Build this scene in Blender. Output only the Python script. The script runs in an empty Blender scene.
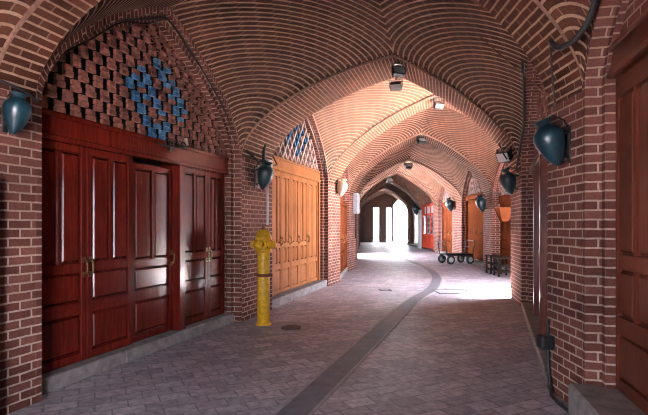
import bpy, math, random
from mathutils import Vector, Matrix
random.seed(7)
S = bpy.context.scene
COL = S.collection
PI = math.pi

# ------------------------------------------------------------------ materials
def newmat(name):
    m = bpy.data.materials.new(name); m.use_nodes = True
    nt = m.node_tree
    return m, nt, nt.nodes['Principled BSDF']

def ramp(nt, fac, stops):
    r = nt.nodes.new('ShaderNodeValToRGB')
    el = r.color_ramp.elements
    while len(el) > len(stops): el.remove(el[-1])
    while len(el) < len(stops): el.new(1.0)
    for e, (p, c) in zip(el, stops):
        e.position = p; e.color = (*c, 1)
    nt.links.new(fac, r.inputs['Fac'])
    return r.outputs['Color']

def mix(nt, fac, a, b, mode='MIX'):
    n = nt.nodes.new('ShaderNodeMix'); n.data_type = 'RGBA'; n.blend_type = mode
    for sock, v in ((n.inputs[0], fac), (n.inputs[6], a), (n.inputs[7], b)):
        if hasattr(v, 'is_linked'): nt.links.new(v, sock)
        elif isinstance(v, (int, float)): sock.default_value = v
        else: sock.default_value = (*v, 1)
    return n.outputs[2]

def noise(nt, vec, scale, detail=4, rough=.6):
    n = nt.nodes.new('ShaderNodeTexNoise')
    n.inputs['Scale'].default_value = scale; n.inputs['Detail'].default_value = detail
    n.inputs['Roughness'].default_value = rough
    if vec is not None: nt.links.new(vec, n.inputs['Vector'])
    return n.outputs['Fac']

def brick_mat(name, c1, c2, mortar, row=.079, length=.215, msize=.0085, bump=.6, offset=.5, smooth=.15, bed=0):
    m, nt, p = newmat(name)
    tc = nt.nodes.new('ShaderNodeTexCoord')
    nz = noise(nt, tc.outputs['Object'], 9, 3)
    # wobble the joints a little
    va = nt.nodes.new('ShaderNodeVectorMath'); va.operation = 'MULTIPLY_ADD'
    nt.links.new(noise(nt, tc.outputs['Object'], 6, 2), va.inputs[0])
    va.inputs[1].default_value = (.012, .012, 0)
    nt.links.new(tc.outputs['UV'], va.inputs[2])
    b = nt.nodes.new('ShaderNodeTexBrick')
    nt.links.new(va.outputs[0], b.inputs['Vector'])
    b.inputs['Scale'].default_value = 1
    b.inputs['Brick Width'].default_value = length
    b.inputs['Row Height'].default_value = row
    b.inputs['Mortar Size'].default_value = msize
    b.inputs['Mortar Smooth'].default_value = smooth
    b.inputs['Bias'].default_value = 0
    b.offset = offset
    b.inputs['Color1'].default_value = (*c1, 1)
    b.inputs['Color2'].default_value = (*c2, 1)
    b.inputs['Mortar'].default_value = (*mortar, 1)
    bcol, bfac = b.outputs['Color'], b.outputs['Fac']
    if bed:
        b2 = nt.nodes.new('ShaderNodeTexBrick'); nt.links.new(va.outputs[0], b2.inputs['Vector'])
        b2.inputs['Scale'].default_value = 1; b2.inputs['Brick Width'].default_value = 500; b2.inputs['Row Height'].default_value = row
        b2.inputs['Mortar Size'].default_value = bed; b2.inputs['Mortar Smooth'].default_value = smooth
        bfac = b2.outputs['Fac']
        mid = tuple(.5*(x+y)*.55+z*.45 for x, y, z in zip(c1, c2, mortar))
        b.inputs['Mortar'].default_value = (*mid, 1)
        bcol = mix(nt, bfac, bcol, mortar)
    dirt = ramp(nt, noise(nt, tc.outputs['Object'], 1.7, 5), [(.3, (.62, .6, .6)), (.7, (1.12, 1.08, 1.05))])
    grain = ramp(nt, noise(nt, tc.outputs['Object'], 45, 3), [(.25, (.72, .72, .72)), (.75, (1.15, 1.15, 1.15))])
    c = mix(nt, 1.0, bcol, dirt, 'MULTIPLY')
    c = mix(nt, 1.0, c, grain, 'MULTIPLY')
    nt.links.new(c, p.inputs['Base Color'])
    p.inputs['Roughness'].default_value = .88
    p.inputs['Specular IOR Level'].default_value = .1
    inv = nt.nodes.new('ShaderNodeMath'); inv.operation = 'MULTIPLY_ADD'
    nt.links.new(bfac, inv.inputs[0]); inv.inputs[1].default_value = -1
    g2 = nt.nodes.new('ShaderNodeMath'); g2.operation = 'MULTIPLY'
    nt.links.new(nz, g2.inputs[0]); g2.inputs[1].default_value = .5
    nt.links.new(g2.outputs[0], inv.inputs[2])
    bp = nt.nodes.new('ShaderNodeBump')
    bp.inputs['Strength'].default_value = bump; bp.inputs['Distance'].default_value = .012
    nt.links.new(inv.outputs[0], bp.inputs['Height'])
    nt.links.new(bp.outputs['Normal'], p.inputs['Normal'])
    return m

def wood_mat(name, dark, light, rough=.3, coat=.4, scale=1.0, spec=.22):
    m, nt, p = newmat(name)
    tc = nt.nodes.new('ShaderNodeTexCoord')
    mp = nt.nodes.new('ShaderNodeMapping')
    mp.inputs['Scale'].default_value = (14*scale, 14*scale, 1.1*scale)
    nt.links.new(tc.outputs['Object'], mp.inputs['Vector'])
    f = noise(nt, mp.outputs[0], 2.2, 6, .65)
    c = ramp(nt, f, [(.3, dark), (.7, light)])
    w = ramp(nt, noise(nt, tc.outputs['Object'], 2.5, 4), [(.3, (.75, .75, .75)), (.7, (1.15, 1.15, 1.15))])
    nt.links.new(mix(nt, 1.0, c, w, 'MULTIPLY'), p.inputs['Base Color'])
    p.inputs['Roughness'].default_value = rough
    p.inputs['Coat Weight'].default_value = coat
    p.inputs['Coat Roughness'].default_value = .16; p.inputs['Specular IOR Level'].default_value = spec
    bp = nt.nodes.new('ShaderNodeBump'); bp.inputs['Strength'].default_value = .12; bp.inputs['Distance'].default_value = .004
    nt.links.new(f, bp.inputs['Height']); nt.links.new(bp.outputs['Normal'], p.inputs['Normal'])
    return m

def plain(name, c, rough=.5, metal=0, var=.25, scale=12, coat=0):
    m, nt, p = newmat(name)
    tc = nt.nodes.new('ShaderNodeTexCoord')
    f = noise(nt, tc.outputs['Object'], scale, 5)
    lo = tuple(x*(1-var) for x in c); hi = tuple(min(1, x*(1+var)) for x in c)
    nt.links.new(ramp(nt, f, [(.3, lo), (.7, hi)]), p.inputs['Base Color'])
    p.inputs['Roughness'].default_value = rough; p.inputs['Metallic'].default_value = metal
    p.inputs['Coat Weight'].default_value = coat
    return m

M = {}
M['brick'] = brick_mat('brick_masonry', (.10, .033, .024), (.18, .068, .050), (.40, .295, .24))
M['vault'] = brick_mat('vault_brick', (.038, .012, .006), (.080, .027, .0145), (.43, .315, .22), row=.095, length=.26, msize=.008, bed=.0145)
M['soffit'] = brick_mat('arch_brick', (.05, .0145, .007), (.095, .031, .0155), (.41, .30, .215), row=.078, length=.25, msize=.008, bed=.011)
M['arris'] = plain('arris_mortar', (.26, .145, .10), .85, 0, .35, 22)
M['lattice_brick'] = plain('lattice_brick', (.20, .072, .048), .85, 0, .4, 18)
M['lattice_pale'] = plain('lattice_pale', (.46, .30, .24), .85, 0, .3, 18)
M['blue_glaze'] = plain('blue_glazed_brick', (.035, .13, .25), .4, 0, .5, 14)
M['mahogany'] = wood_mat('mahogany_varnish', (.056, .0050, .0030), (.118, .0112, .0065), .17, .0)
M['pine'] = wood_mat('orange_pine', (.22, .072, .022), (.36, .135, .048), .4, .1)
M['walnut'] = wood_mat('walnut_boards', (.06, .0155, .006), (.115, .033, .013), .75, 0, spec=0)
M['rosewood'] = wood_mat('red_brown_wood', (.070, .0135, .007), (.13, .029, .0135), .28, .1)
M['redpaint'] = wood_mat('red_paint', (.33, .035, .02), (.40, .055, .03), .7, 0, spec=0)
M['darkwood'] = wood_mat('old_dark_wood', (.007, .005, .004), (.022, .015, .011), .7, 0, spec=.05)
M['stone'] = plain('sill_stone', (.19, .162, .148), .8, 0, .35, 9)
M['iron'] = plain('black_iron', (.012, .012, .013), .5, .3, .3, 20)
M['cable'] = plain('black_rubber', (.010, .010, .011), .6, 0, .2, 20)
M['brass'] = plain('aged_brass', (.16, .10, .05), .4, 1, .3, 30)
M['teal'] = plain('teal_glaze', (.0035, .023, .033), .38, 0, .5, 14, .0)
M['tealdark'] = plain('dark_teal_glaze', (.004, .02, .026), .35, 0, .4, 14, .3)
M['cream'] = plain('cream_glaze', (.70, .56, .38), .4, 0, .15, 14)
M['yellow'] = plain('chipped_yellow_paint', (.56, .29, .010), .5, 0, .35, 26)
M['rust'] = plain('rust', (.16, .055, .02), .85, .2, .5, 30)
M['grey'] = plain('grey_enamel', (.36, .37, .37), .5, 0, .15, 10)
M['pvc'] = plain('pale_pipe', (.50, .47, .47), .5, 0, .15, 10)
M['white'] = plain('white_board', (.78, .78, .78), .6, 0, .06, 10)
M['strip'] = plain('drain_stone', (.12, .12, .135), .55, 0, .3, 5)
M['edge'] = plain('drain_edge', (.30, .28, .28), .6, 0, .2, 6)
M['castiron'] = plain('cast_iron', (.05, .048, .05), .55, .4, .35, 15)
M['lens'] = plain('lamp_lens', (.62, .62, .60), .2, 0, .05, 5)
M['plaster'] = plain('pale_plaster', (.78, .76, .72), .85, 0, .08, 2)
M['soot'] = plain('dark_interior', (.018, .014, .013), .9, 0, .2, 3)  # near-black colour stands in for shade behind the lattice holes
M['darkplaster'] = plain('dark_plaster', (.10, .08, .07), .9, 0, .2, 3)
M['concrete'] = plain('concrete_patch', (.30, .275, .265), .8, 0, .25, 7)

def floor_mat():
    m, nt, p = newmat('stone_paving')
    tc = nt.nodes.new('ShaderNodeTexCoord')
    mp = nt.nodes.new('ShaderNodeMapping'); mp.inputs['Rotation'].default_value = (0, 0, math.radians(-26))
    nt.links.new(tc.outputs['Object'], mp.inputs['Vector'])
    b = nt.nodes.new('ShaderNodeTexBrick'); nt.links.new(mp.outputs[0], b.inputs['Vector'])
    b.inputs['Scale'].default_value = 1; b.inputs['Brick Width'].default_value = .27
    b.inputs['Row Height'].default_value = .18; b.inputs['Mortar Size'].default_value = .008
    b.inputs['Mortar Smooth'].default_value = .3
    b.inputs['Color1'].default_value = (.29, .262, .28, 1); b.inputs['Color2'].default_value = (.485, .44, .455, 1)
    b.inputs['Mortar'].default_value = (.215, .19, .212, 1)
    d = ramp(nt, noise(nt, tc.outputs['Object'], .9, 6), [(.3, (.72, .72, .74)), (.7, (1.2, 1.17, 1.15))])
    g = ramp(nt, noise(nt, tc.outputs['Object'], 13, 5), [(.3, (.55, .53, .55)), (.7, (1.3, 1.28, 1.27))])
    c = mix(nt, 1.0, mix(nt, 1.0, b.outputs['Color'], d, 'MULTIPLY'), g, 'MULTIPLY')
    nt.links.new(c, p.inputs['Base Color'])
    r = nt.nodes.new('ShaderNodeMapRange'); nt.links.new(noise(nt, tc.outputs['Object'], 5, 4), r.inputs[0])
    r.inputs[3].default_value = .34; r.inputs[4].default_value = .66
    nt.links.new(r.outputs[0], p.inputs['Roughness'])
    h = nt.nodes.new('ShaderNodeMath'); h.operation = 'MULTIPLY_ADD'
    nt.links.new(b.outputs['Fac'], h.inputs[0]); h.inputs[1].default_value = -1
    nt.links.new(noise(nt, tc.outputs['Object'], 11, 5), h.inputs[2])
    bp = nt.nodes.new('ShaderNodeBump'); bp.inputs['Strength'].default_value = .5; bp.inputs['Distance'].default_value = .012
    nt.links.new(h.outputs[0], bp.inputs['Height']); nt.links.new(bp.outputs['Normal'], p.inputs['Normal'])
    return m
M['floor'] = floor_mat()

def glass_mat():
    m, nt, p = newmat('shop_glass')
    p.inputs['Base Color'].default_value = (.9, .95, .95, 1)
    p.inputs['Roughness'].default_value = .03
    p.inputs['Transmission Weight'].default_value = .95
    p.inputs['IOR'].default_value = 1.45
    return m
M['glass'] = glass_mat()

def emit(name, c, s):
    m, nt, p = newmat(name)
    p.inputs['Base Color'].default_value = (*c, 1)
    p.inputs['Emission Color'].default_value = (*c, 1)
    p.inputs['Emission Strength'].default_value = s
    return m
M['lit'] = emit('lit_lamp', (1, .97, .9), 14)

# ------------------------------------------------------------------ mesh builder
class MB:
    def __init__(s, mat=None): s.v = []; s.f = []; s.uv = []; s.sm = []; s.T = mat
    def pt(s, p):
        p = Vector(p)
        s.v.append(tuple(s.T @ p) if s.T else tuple(p)); return len(s.v)-1
    def poly(s, pts, uvs=None, smooth=False):
        idx = [s.pt(p) for p in pts]
        s.f.append(idx); s.sm.append(smooth)
        if uvs is None:
            a = Vector(pts[0]); n = (Vector(pts[1])-a).cross(Vector(pts[2])-a)
            if abs(n.z) > max(abs(n.x), abs(n.y)): uvs = [(p[0], p[1]) for p in pts]
            elif abs(n.x) > abs(n.y): uvs = [(p[1], p[2]) for p in pts]
            else: uvs = [(p[0], p[2]) for p in pts]
        s.uv.extend(uvs)
    def face(s, idx, uvs=None, smooth=True):
        s.f.append(list(idx)); s.sm.append(smooth)
        s.uv.extend(uvs or [(s.v[i][0]+s.v[i][1], s.v[i][2]) for i in idx])
    def box(s, x0, x1, y0, y1, z0, z1, bev=0.0):
        if bev <= 0 or bev*2.05 > min(x1-x0, y1-y0, z1-z0):
            P = [(x0,y0,z0),(x1,y0,z0),(x1,y1,z0),(x0,y1,z0),(x0,y0,z1),(x1,y0,z1),(x1,y1,z1),(x0,y1,z1)]
            for q in ((0,3,2,1),(4,5,6,7),(0,1,5,4),(1,2,6,5),(2,3,7,6),(3,0,4,7)):
                s.poly([P[i] for i in q])
            return
        b = bev
        def c(i, j, k, ax):
            x = (x0, x1)[i]; y = (y0, y1)[j]; z = (z0, z1)[k]
            if ax != 0: x += b*(1-2*i)
            if ax != 1: y += b*(1-2*j)
            if ax != 2: z += b*(1-2*k)
            return (x, y, z)
        id = {(i,j,k,ax): s.pt(c(i,j,k,ax)) for i in (0,1) for j in (0,1) for k in (0,1) for ax in (0,1,2)}
        def F(l, flip):
            s.face([id[q] for q in (l[::-1] if flip else l)], smooth=False)
        for i in (0,1): F([(i,0,0,0),(i,1,0,0),(i,1,1,0),(i,0,1,0)], i == 0)
        for j in (0,1): F([(0,j,0,1),(1,j,0,1),(1,j,1,1),(0,j,1,1)], j == 1)
        for k in (0,1): F([(0,0,k,2),(1,0,k,2),(1,1,k,2),(0,1,k,2)], k == 0)
        for j in (0,1):
            for k in (0,1): F([(0,j,k,1),(1,j,k,1),(1,j,k,2),(0,j,k,2)], (j == k))
        for i in (0,1):
            for k in (0,1): F([(i,0,k,0),(i,1,k,0),(i,1,k,2),(i,0,k,2)], (i != k))
        for i in (0,1):
            for j in (0,1): F([(i,j,0,0),(i,j,1,0),(i,j,1,1),(i,j,0,1)], (i == j))
        for i in (0,1):
            for j in (0,1):
                for k in (0,1): F([(i,j,k,0),(i,j,k,1),(i,j,k,2)], (i+j+k) % 2 == 0)
    def tube(s, pts, r, seg=8, caps=True):
        pts = [Vector(p) for p in pts]; n = len(pts)
        rs = r if isinstance(r, (list, tuple)) else [r]*n
        t = (pts[1]-pts[0]).normalized()
        up = Vector((0,0,1)) if abs(t.z) < .9 else Vector((1,0,0))
        nx = t.cross(up).normalized()
        rings = []
        for i, p in enumerate(pts):
            t = (pts[min(i+1,n-1)]-pts[max(i-1,0)]).normalized()
            nx = (nx - t*nx.dot(t)).normalized(); ny = t.cross(nx)
            rings.append([s.pt(p+nx*(rs[i]*math.cos(2*PI*k/seg))+ny*(rs[i]*math.sin(2*PI*k/seg))) for k in range(seg)])
        for i in range(n-1):
            for k in range(seg):
                k2 = (k+1) % seg
                s.face([rings[i][k], rings[i][k2], rings[i+1][k2], rings[i+1][k]])
        if caps:
            s.face(rings[0][::-1], smooth=False); s.face(rings[-1], smooth=False)
    def lathe(s, prof, seg=24, c=(0,0,0), axis='z'):
        rings = []
        for r, z in prof:
            ring = []
            for k in range(seg):
                a = 2*PI*k/seg; x, y = r*math.cos(a), r*math.sin(a)
                p = {'z': (x, y, z), 'x': (z, x, y), 'y': (y, z, x)}[axis]
                ring.append(s.pt((c[0]+p[0], c[1]+p[1], c[2]+p[2])))
            rings.append(ring)
        for i in range(len(rings)-1):
            for k in range(seg):
                k2 = (k+1) % seg
                s.face([rings[i][k], rings[i][k2], rings[i+1][k2], rings[i+1][k]])
        s.face(rings[0][::-1], smooth=False); s.face(rings[-1], smooth=False)
    def build(s, name, mat, parent=None, kind=None):
        me = bpy.data.meshes.new(name); me.from_pydata(s.v, [], s.f)
        uvl = me.uv_layers.new(name='UVMap')
        for i, uv in enumerate(s.uv): uvl.data[i].uv = uv
        for p, f in zip(me.polygons, s.sm): p.use_smooth = f
        me.materials.append(mat); me.update()
        o = bpy.data.objects.new(name, me); COL.objects.link(o)
        if parent: o.parent = parent
        if kind: o['kind'] = kind
        return o

def tag(o, label, cat, group=None):
    o['label'] = label; o['category'] = cat
    if group: o['group'] = group
    return o
def thing(name, label, cat, loc=(0,0,0), rz=0, group=None):
    o = bpy.data.objects.new(name, None); COL.objects.link(o)
    o.empty_display_size = .1
    o.location = loc; o.rotation_euler = (0, 0, rz)
    o['kind'] = 'thing'
    return tag(o, label, cat, group)
# ------------------------------------------------------------------ plan of the passage
V2 = Vector
ZS = 2.75
def fprof(t):
    t = min(1, abs(t)); return .45*(1-t) + .55*math.sqrt(max(0, 1-t*t))
# piers: near corner, far corner on the passage side
L = [((-2.72,3.90),(-2.60,4.24)), ((-1.37,7.83),(-1.01,8.95)), ((.13,12.53),(.457,13.4)), ((.89,16.7),(1.2,17.7)),
     ((1.55,22.3),(1.66,23.3)), ((1.95,27.4),(2.05,28.4)), ((2.4,32.6),(2.5,33.6)), ((2.9,38.0),(3.0,39.0))]
R = [((2.20,4.0),(2.20,4.62)), ((3.90,9.30),(4.15,10.45)), ((5.95,12.4),(6.08,13.45)), ((6.15,17.2),(6.25,18.4)),
     ((6.52,22.3),(6.5,23.8)), ((6.68,27.5),(6.72,28.8)), ((6.85,33.0),(6.86,34.4)), ((7.0,38.6),(7.05,39.8))]
APEX = [4.72, 4.68, 5.08, 4.93, 4.75, 4.75, 4.7, 4.7]   # soffit apex of each cross arch
LB, RB = (-4.09,-.2), (1.15,-.75)                       # back corners of the bay the camera stands in
BAYS = [(LB, L[0][0], RB, R[0][0], 4.72, 4.72)]
for i in range(7):
    BAYS.append((L[i][1], L[i+1][0], R[i][1], R[i+1][0], APEX[i], APEX[i+1]))
BAYS.append(((3.0,39.0),(3.3,46.0),(7.05,39.8),(8.6,46.0), 4.7, 4.7))
WALLH = 1.66
WH = {2: 1.86}

def lerp(a, b, t): return (a[0]+(b[0]-a[0])*t, a[1]+(b[1]-a[1])*t)
def outward(P, Q, side):           # side -1 = the wall on the camera's left hand, +1 = right hand
    d = (V2(Q)-V2(P)).normalized()
    return V2((d.y, -d.x))*side

# ---- vaults
def vault(bi, hole=0.0):
    P, Q, P2, Q2, z0, z1 = BAYS[bi]
    N = 72; WALLH = WH.get(bi, 1.66)
    mb = MB()
    lift = .07
    # arc length of the half profile, for even courses
    K = 200; hs = .5*((V2(P2)-V2(P)).length+(V2(Q2)-V2(Q)).length)/2; hv = .5*((V2(Q)-V2(P)).length+(V2(Q2)-V2(P2)).length)/2
    def arcs(half, H):
        G = [0]; px, pz = 0, 0
        for k in range(1, K+1):
            c = k/K; x = c*half; z = H*fprof(1-c)
            G.append(G[-1]+math.hypot(x-px, z-pz)); px, pz = x, z
        return G
    Ga, Gb = arcs(hs, 2.0), arcs(hv, WALLH)
    def G(c):
        if c >= 1: return .5*(Ga[-1]+Gb[-1]) + (c-1)*.5*(hs+hv)*1.05
        k = c*K; i = int(k); fr = k-i
        i2 = min(i+1, K)
        return .5*(Ga[i]+Gb[i])*(1-fr)+.5*(Ga[i2]+Gb[i2])*fr
    def prm(i):                        # denser near the edges
        t = -1+2*i/N
        return math.copysign(1-(1-abs(t))**1.35, t) if abs(t) < 1 else t
    grid = []; uvs = []
    for j in range(N+1):
        v = prm(j); row = []; ur = []
        A0 = (z0+lift-ZS)*(1-v)/2 + (z1+lift-ZS)*(1+v)/2
        for i in range(N+1):
            u = prm(i)
            l = lerp(P, Q, (v+1)/2); r = lerp(P2, Q2, (v+1)/2)
            p = lerp(l, r, (u+1)/2)
            A = A0*fprof(u); B = WALLH*fprof(v)
            z = ZS + (A**1.85+B**1.85)**(1/1.85)
            row.append(mb.pt((p[0], p[1], z)))
            a, b = 1-abs(u), 1-abs(v); n = 1.5
            c = (a**n+b**n)**(1/n)
            th = math.atan2(b, a+1e-9)
            ur.append((th*max(c, .05)*.5*(hs+hv)*1.1, G(c)))
        grid.append(row); uvs.append(ur)
    for j in range(N):
        for i in range(N):
            um = prm(i+.5); vm = prm(j+.5)
            if hole and (um*hs)**2+(vm*hv)**2 < hole*hole: continue
            mb.face([grid[j][i], grid[j+1][i], grid[j+1][i+1], grid[j][i+1]],
                    [uvs[j][i], uvs[j+1][i], uvs[j+1][i+1], uvs[j][i+1]])
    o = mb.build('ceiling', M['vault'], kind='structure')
    if hole:
        c = lerp(lerp(P, Q, .5), lerp(P2, Q2, .5), .5)
        A = (z0+z1)/2+lift-ZS; z = ZS+(A**1.85+WALLH**1.85)**(1/1.85)
        rb = MB()
        rb.lathe([(hole-.04, z-.22), (hole+.22, z-.22), (hole+.22, z+.25), (hole-.04, z+.25), (hole-.04, z-.22)][:4], 32, (c[0], c[1], 0))
        # open ring: drop the two caps
        rb.f = rb.f[:-2]; rb.sm = rb.sm[:-2]; rb.uv = rb.uv[:len(rb.uv)-64]
        base = [i for i in range(32)]; top = [96+i for i in range(32)]
        for k in range(32):
            k2 = (k+1) % 32; rb.face([top[k], top[k2], base[k2], base[k]])
        rb.build('trim_%d' % (20+bi), M['brick'], kind='structure')
        pl = bpy.data.lights.new('skylight_opening', 'AREA'); pl.shape = 'DISK'; pl.size = 2*hole
        pl.cycles.is_portal = True
        po = bpy.data.objects.new('skylight_opening', pl); COL.objects.link(po)
        po.location = (c[0], c[1], z+.26)
    return o

# ---- cross arches
def cross_arch(i):
    (ln, lf), (rn, rf), za = L[i], R[i], APEX[i]
    N = 96; mb = MB(); s = 0
    prev = None; W = (V2(lf)-V2(ln)).length
    for k in range(N+1):
        th = PI*k/N; t = -math.cos(th)
        z = ZS + (za-ZS)*fprof(t)
        a = lerp(ln, rn, (t+1)/2); b = lerp(lf, rf, (t+1)/2)
        w = (V2(b)-V2(a)).length
        pa, pb = Vector((a[0], a[1], z)), Vector((b[0], b[1], z))
        # ring outer edge, pushed out along the curve normal
        up = .34
        cx = -1 if t < 0 else 1
        ta, tb = pa+Vector((0, 0, up)), pb+Vector((0, 0, up))
        if prev:
            ds = ((pa+pb)/2-(prev[0]+prev[1])/2).length
            s2 = s+ds
            mb.poly([prev[0], pa, pb, prev[1]], [(0, s), (0, s2), (w, s2), (w, s)], True)
            mb.poly([prev[0], prev[2], ta, pa], [(0, s), (up, s), (up, s2), (0, s2)])
            mb.poly([prev[1], pb, tb, prev[3]], [(0, s), (0, s2), (up, s2), (up, s)])
            s = s2
        prev = (pa, pb, ta, tb)
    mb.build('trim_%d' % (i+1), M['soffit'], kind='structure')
    # projecting rowlock edge along the near arris
    mb = MB()
    prev = None; s = 0
    dn = (V2(ln)-V2(lf)).normalized()
    for k in range(N+1):
        th = PI*k/N; t = -math.cos(th)*.999
        z = ZS + (za-ZS)*fprof(t)
        a = V2(lerp(ln, rn, (t+1)/2))
        pa = Vector((a.x, a.y, z-.004)); pb = Vector((a.x+dn.x*.022, a.y+dn.y*.022, z-.004))
        qa = pb+Vector((0, 0, .04)); qb = Vector((a.x, a.y, z+.04))
        if prev:
            s2 = s+(pa-prev[0]).length
            for (m, n) in ((0, 1), (1, 2), (2, 3)):
                cur = (pa, pb, qa, qb)
                mb.poly([prev[m], cur[m], cur[n], prev[n]], [(0, s), (0, s2), (.075, s2), (.075, s)], True)
            s = s2
        prev = (pa, pb, qa, qb)
    mb.build('trim_%d' % (i+1), M['arris'], kind='structure')

# ---- piers
def pier(name, pts, z1=ZS, z0=0.0, mat='brick'):
    mb = MB(); u = 0; n = len(pts)
    for k in range(n):
        a, b = pts[k], pts[(k+1) % n]; d = (V2(b)-V2(a)).length
        mb.poly([(*a, z0), (*b, z0), (*b, z1), (*a, z1)], [(u, z0), (u+d, z0), (u+d, z1), (u, z1)]); u += d
    mb.poly([(*p, z1) for p in pts])
    return mb.build(name, M[mat], kind='structure')

# ---- side walls: arch-headed pockets between piers
def arch_curve(Ld, inset, H, n=48):
    pts = [(inset, 0.0), (inset, ZS)]
    for k in range(1, n):
        t = -math.cos(PI*k/n)
        pts.append((inset+(Ld-2*inset)*(t+1)/2, ZS+H*fprof(t)))
    pts += [(Ld-inset, ZS), (Ld-inset, 0.0)]
    return pts
class Side:
    """local frame: x along the wall as seen from the passage (left to right), y away from the passage, z up"""
    def __init__(s, P, Q, side):
        s.P, s.Q, s.side = V2(P), V2(Q), side
        s.len = (s.Q-s.P).length
        s.n = outward(P, Q, side)
        s.o = s.P if side < 0 else s.Q
        d = (s.Q-s.P).normalized()*(1 if side < 0 else -1)
        s.rz = math.atan2(d.y, d.x); s.d = d
        s.M = Matrix.Translation((s.o.x, s.o.y, 0)) @ Matrix.Rotation(s.rz, 4, 'Z')
    def w(s, x, y, z=0): return tuple(s.M @ Vector((x, y, z)))
    def x_at(s, px, y):
        """local x of the point at depth y seen at picture column px (camera at the origin looking along +Y)"""
        k = (px-324)/470; o = s.o + V2((s.n.x, s.n.y))*y
        # (o.x + d.x t) = k (o.y + d.y t)
        return (k*o.y-o.x)/(s.d.x-k*s.d.y)
def wall_pocket(name, sd, H=WALLH, back=.55, open_=False, d1=.13):
    mb = MB(sd.M); Ld = sd.len
    C0 = arch_curve(Ld, 0, H); C1 = arch_curve(Ld, .06, H-.09); C2 = arch_curve(Ld, .13, H-.18)
    def strip(Ca, ya, Cb, yb):
        s = 0
        for k in range(len(Ca)-1):
            a, b, c, d = Ca[k], Ca[k+1], Cb[k+1], Cb[k]
            ds = math.hypot(b[0]-a[0], b[1]-a[1]); w = max(abs(yb-ya), math.hypot(d[0]-a[0], d[1]-a[1]))
            mb.poly([(a[0], ya, a[1]), (b[0], ya, b[1]), (c[0], yb, c[1]), (d[0], yb, d[1])],
                    [(0, s), (0, s+ds), (w, s+ds), (w, s)]); s += ds
    Cx = arch_curve(Ld, 0, H+.4)
    strip(Cx, 0, C1, 0); strip(C1, 0, C1, d1); strip(C1, d1, C2, d1); strip(C2, d1, C2, back)
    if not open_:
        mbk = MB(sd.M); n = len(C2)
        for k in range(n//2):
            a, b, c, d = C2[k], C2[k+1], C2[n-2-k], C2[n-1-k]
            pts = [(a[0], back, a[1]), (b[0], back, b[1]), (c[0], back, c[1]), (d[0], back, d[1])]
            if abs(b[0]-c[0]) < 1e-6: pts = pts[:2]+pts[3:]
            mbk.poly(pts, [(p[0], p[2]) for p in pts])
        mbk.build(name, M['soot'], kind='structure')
    return mb.build(name, M['brick'], kind='structure'), C2
def inside(C2, x, z, m=0):
    if x < C2[0][0]-m or x > C2[-1][0]+m: return False
    half = (C2[-1][0]-C2[0][0])/2; cx = C2[0][0]+half
    H = max(p[1] for p in C2)-ZS
    return z < ZS+H*fprof((x-cx)/half)+m

LS = [Side(BAYS[i][0], BAYS[i][1], -1) for i in range(8)]
RS = [Side(BAYS[i][2], BAYS[i][3], 1) for i in range(8)]
HOLES = {0: .25}  # unseen vault hole added above the camera to light the near pier
for i in range(9): vault(i, HOLES.get(i, 0))
for i in range(8): cross_arch(i)
for i in range(8):
    (n_, f_) = L[i]
    o = (outward(BAYS[i][0], BAYS[i][1], -1)+(outward(BAYS[i+1][0], BAYS[i+1][1], -1))).normalized()*.62
    pier('wall_left', [n_, f_, (f_[0]+o.x, f_[1]+o.y), (n_[0]+o.x, n_[1]+o.y)])
    (n_, f_) = R[i]
    if i == 0:
        pier('wall_right', [(2.20,4.0), (2.41,3.97), (2.8,4.0), (2.9,4.62), (2.20,4.62)][::-1]); continue
    o = (outward(BAYS[i][2], BAYS[i][3], 1)+(outward(BAYS[i+1][2], BAYS[i+1][3], 1))).normalized()*.62
    pier('wall_right', mat='plaster' if i == 6 else 'brick', pts=[f_, n_, (n_[0]+o.x, n_[1]+o.y), (f_[0]+o.x, f_[1]+o.y)])  # one far pier is paler than the brick ones
LOPEN = {5}; ROPEN = {2}
LC = []; RC = []
for i in range(8):
    for sd, op in ((LS[i], LOPEN), (RS[i], ROPEN)):
        if i in op or i == 0: continue
        mb = MB(sd.M); mb.box(-.75, sd.len+.75, .66, .85, 0, 7)  # unseen slabs added behind closed bays to block daylight leaks
        mb.build('wall_outer', M['brick'], kind='structure')
LOPEN = {5}; ROPEN = {2}
for i in range(8):
    H = WH.get(i, WALLH)
    LC.append(wall_pocket('wall_left', LS[i], H, open_=i in LOPEN)[1])
    RC.append(wall_pocket('wall_right', RS[i], H, open_=i in ROPEN)[1])

def portal(c, nrm, w, h):
    l = bpy.data.lights.new('daylight_opening', 'AREA'); l.shape = 'RECTANGLE'; l.size = w; l.size_y = h
    l.cycles.is_portal = True
    o = bpy.data.objects.new('daylight_opening', l); COL.objects.link(o)
    o.location = c
    o.rotation_euler = Vector((nrm[0], nrm[1], 0)).to_track_quat('-Z', 'Z').to_euler()
    return o
for sd in [LS[i] for i in LOPEN]+[RS[i] for i in ROPEN]:
    p = sd.w(sd.len/2, .6, 2.2); portal(p, (-sd.n.x, -sd.n.y), sd.len, 4.4)
portal((5.8, 47.0, 2.2), (0, -1), 6, 4.4)

# ---- floor
mb = MB(); mb.poly([(-25,-12,0),(40,-12,0),(40,75,0),(-25,75,0)])
mb.build('floor', M['floor'], kind='structure')

# unseen slab added behind the camera to shade the ground and cut bounce
mb = MB(); mb.box(-9, 7, -5, -.95, 4.0, 4.3); mb.build('ceiling', M['darkplaster'], kind='structure')

# pale ground: unseen side yard added to bounce sun upward; far-end yard
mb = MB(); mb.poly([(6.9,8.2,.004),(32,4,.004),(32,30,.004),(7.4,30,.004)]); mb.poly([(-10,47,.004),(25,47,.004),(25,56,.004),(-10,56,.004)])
mb.build('floor', M['plaster'], kind='structure')

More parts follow.
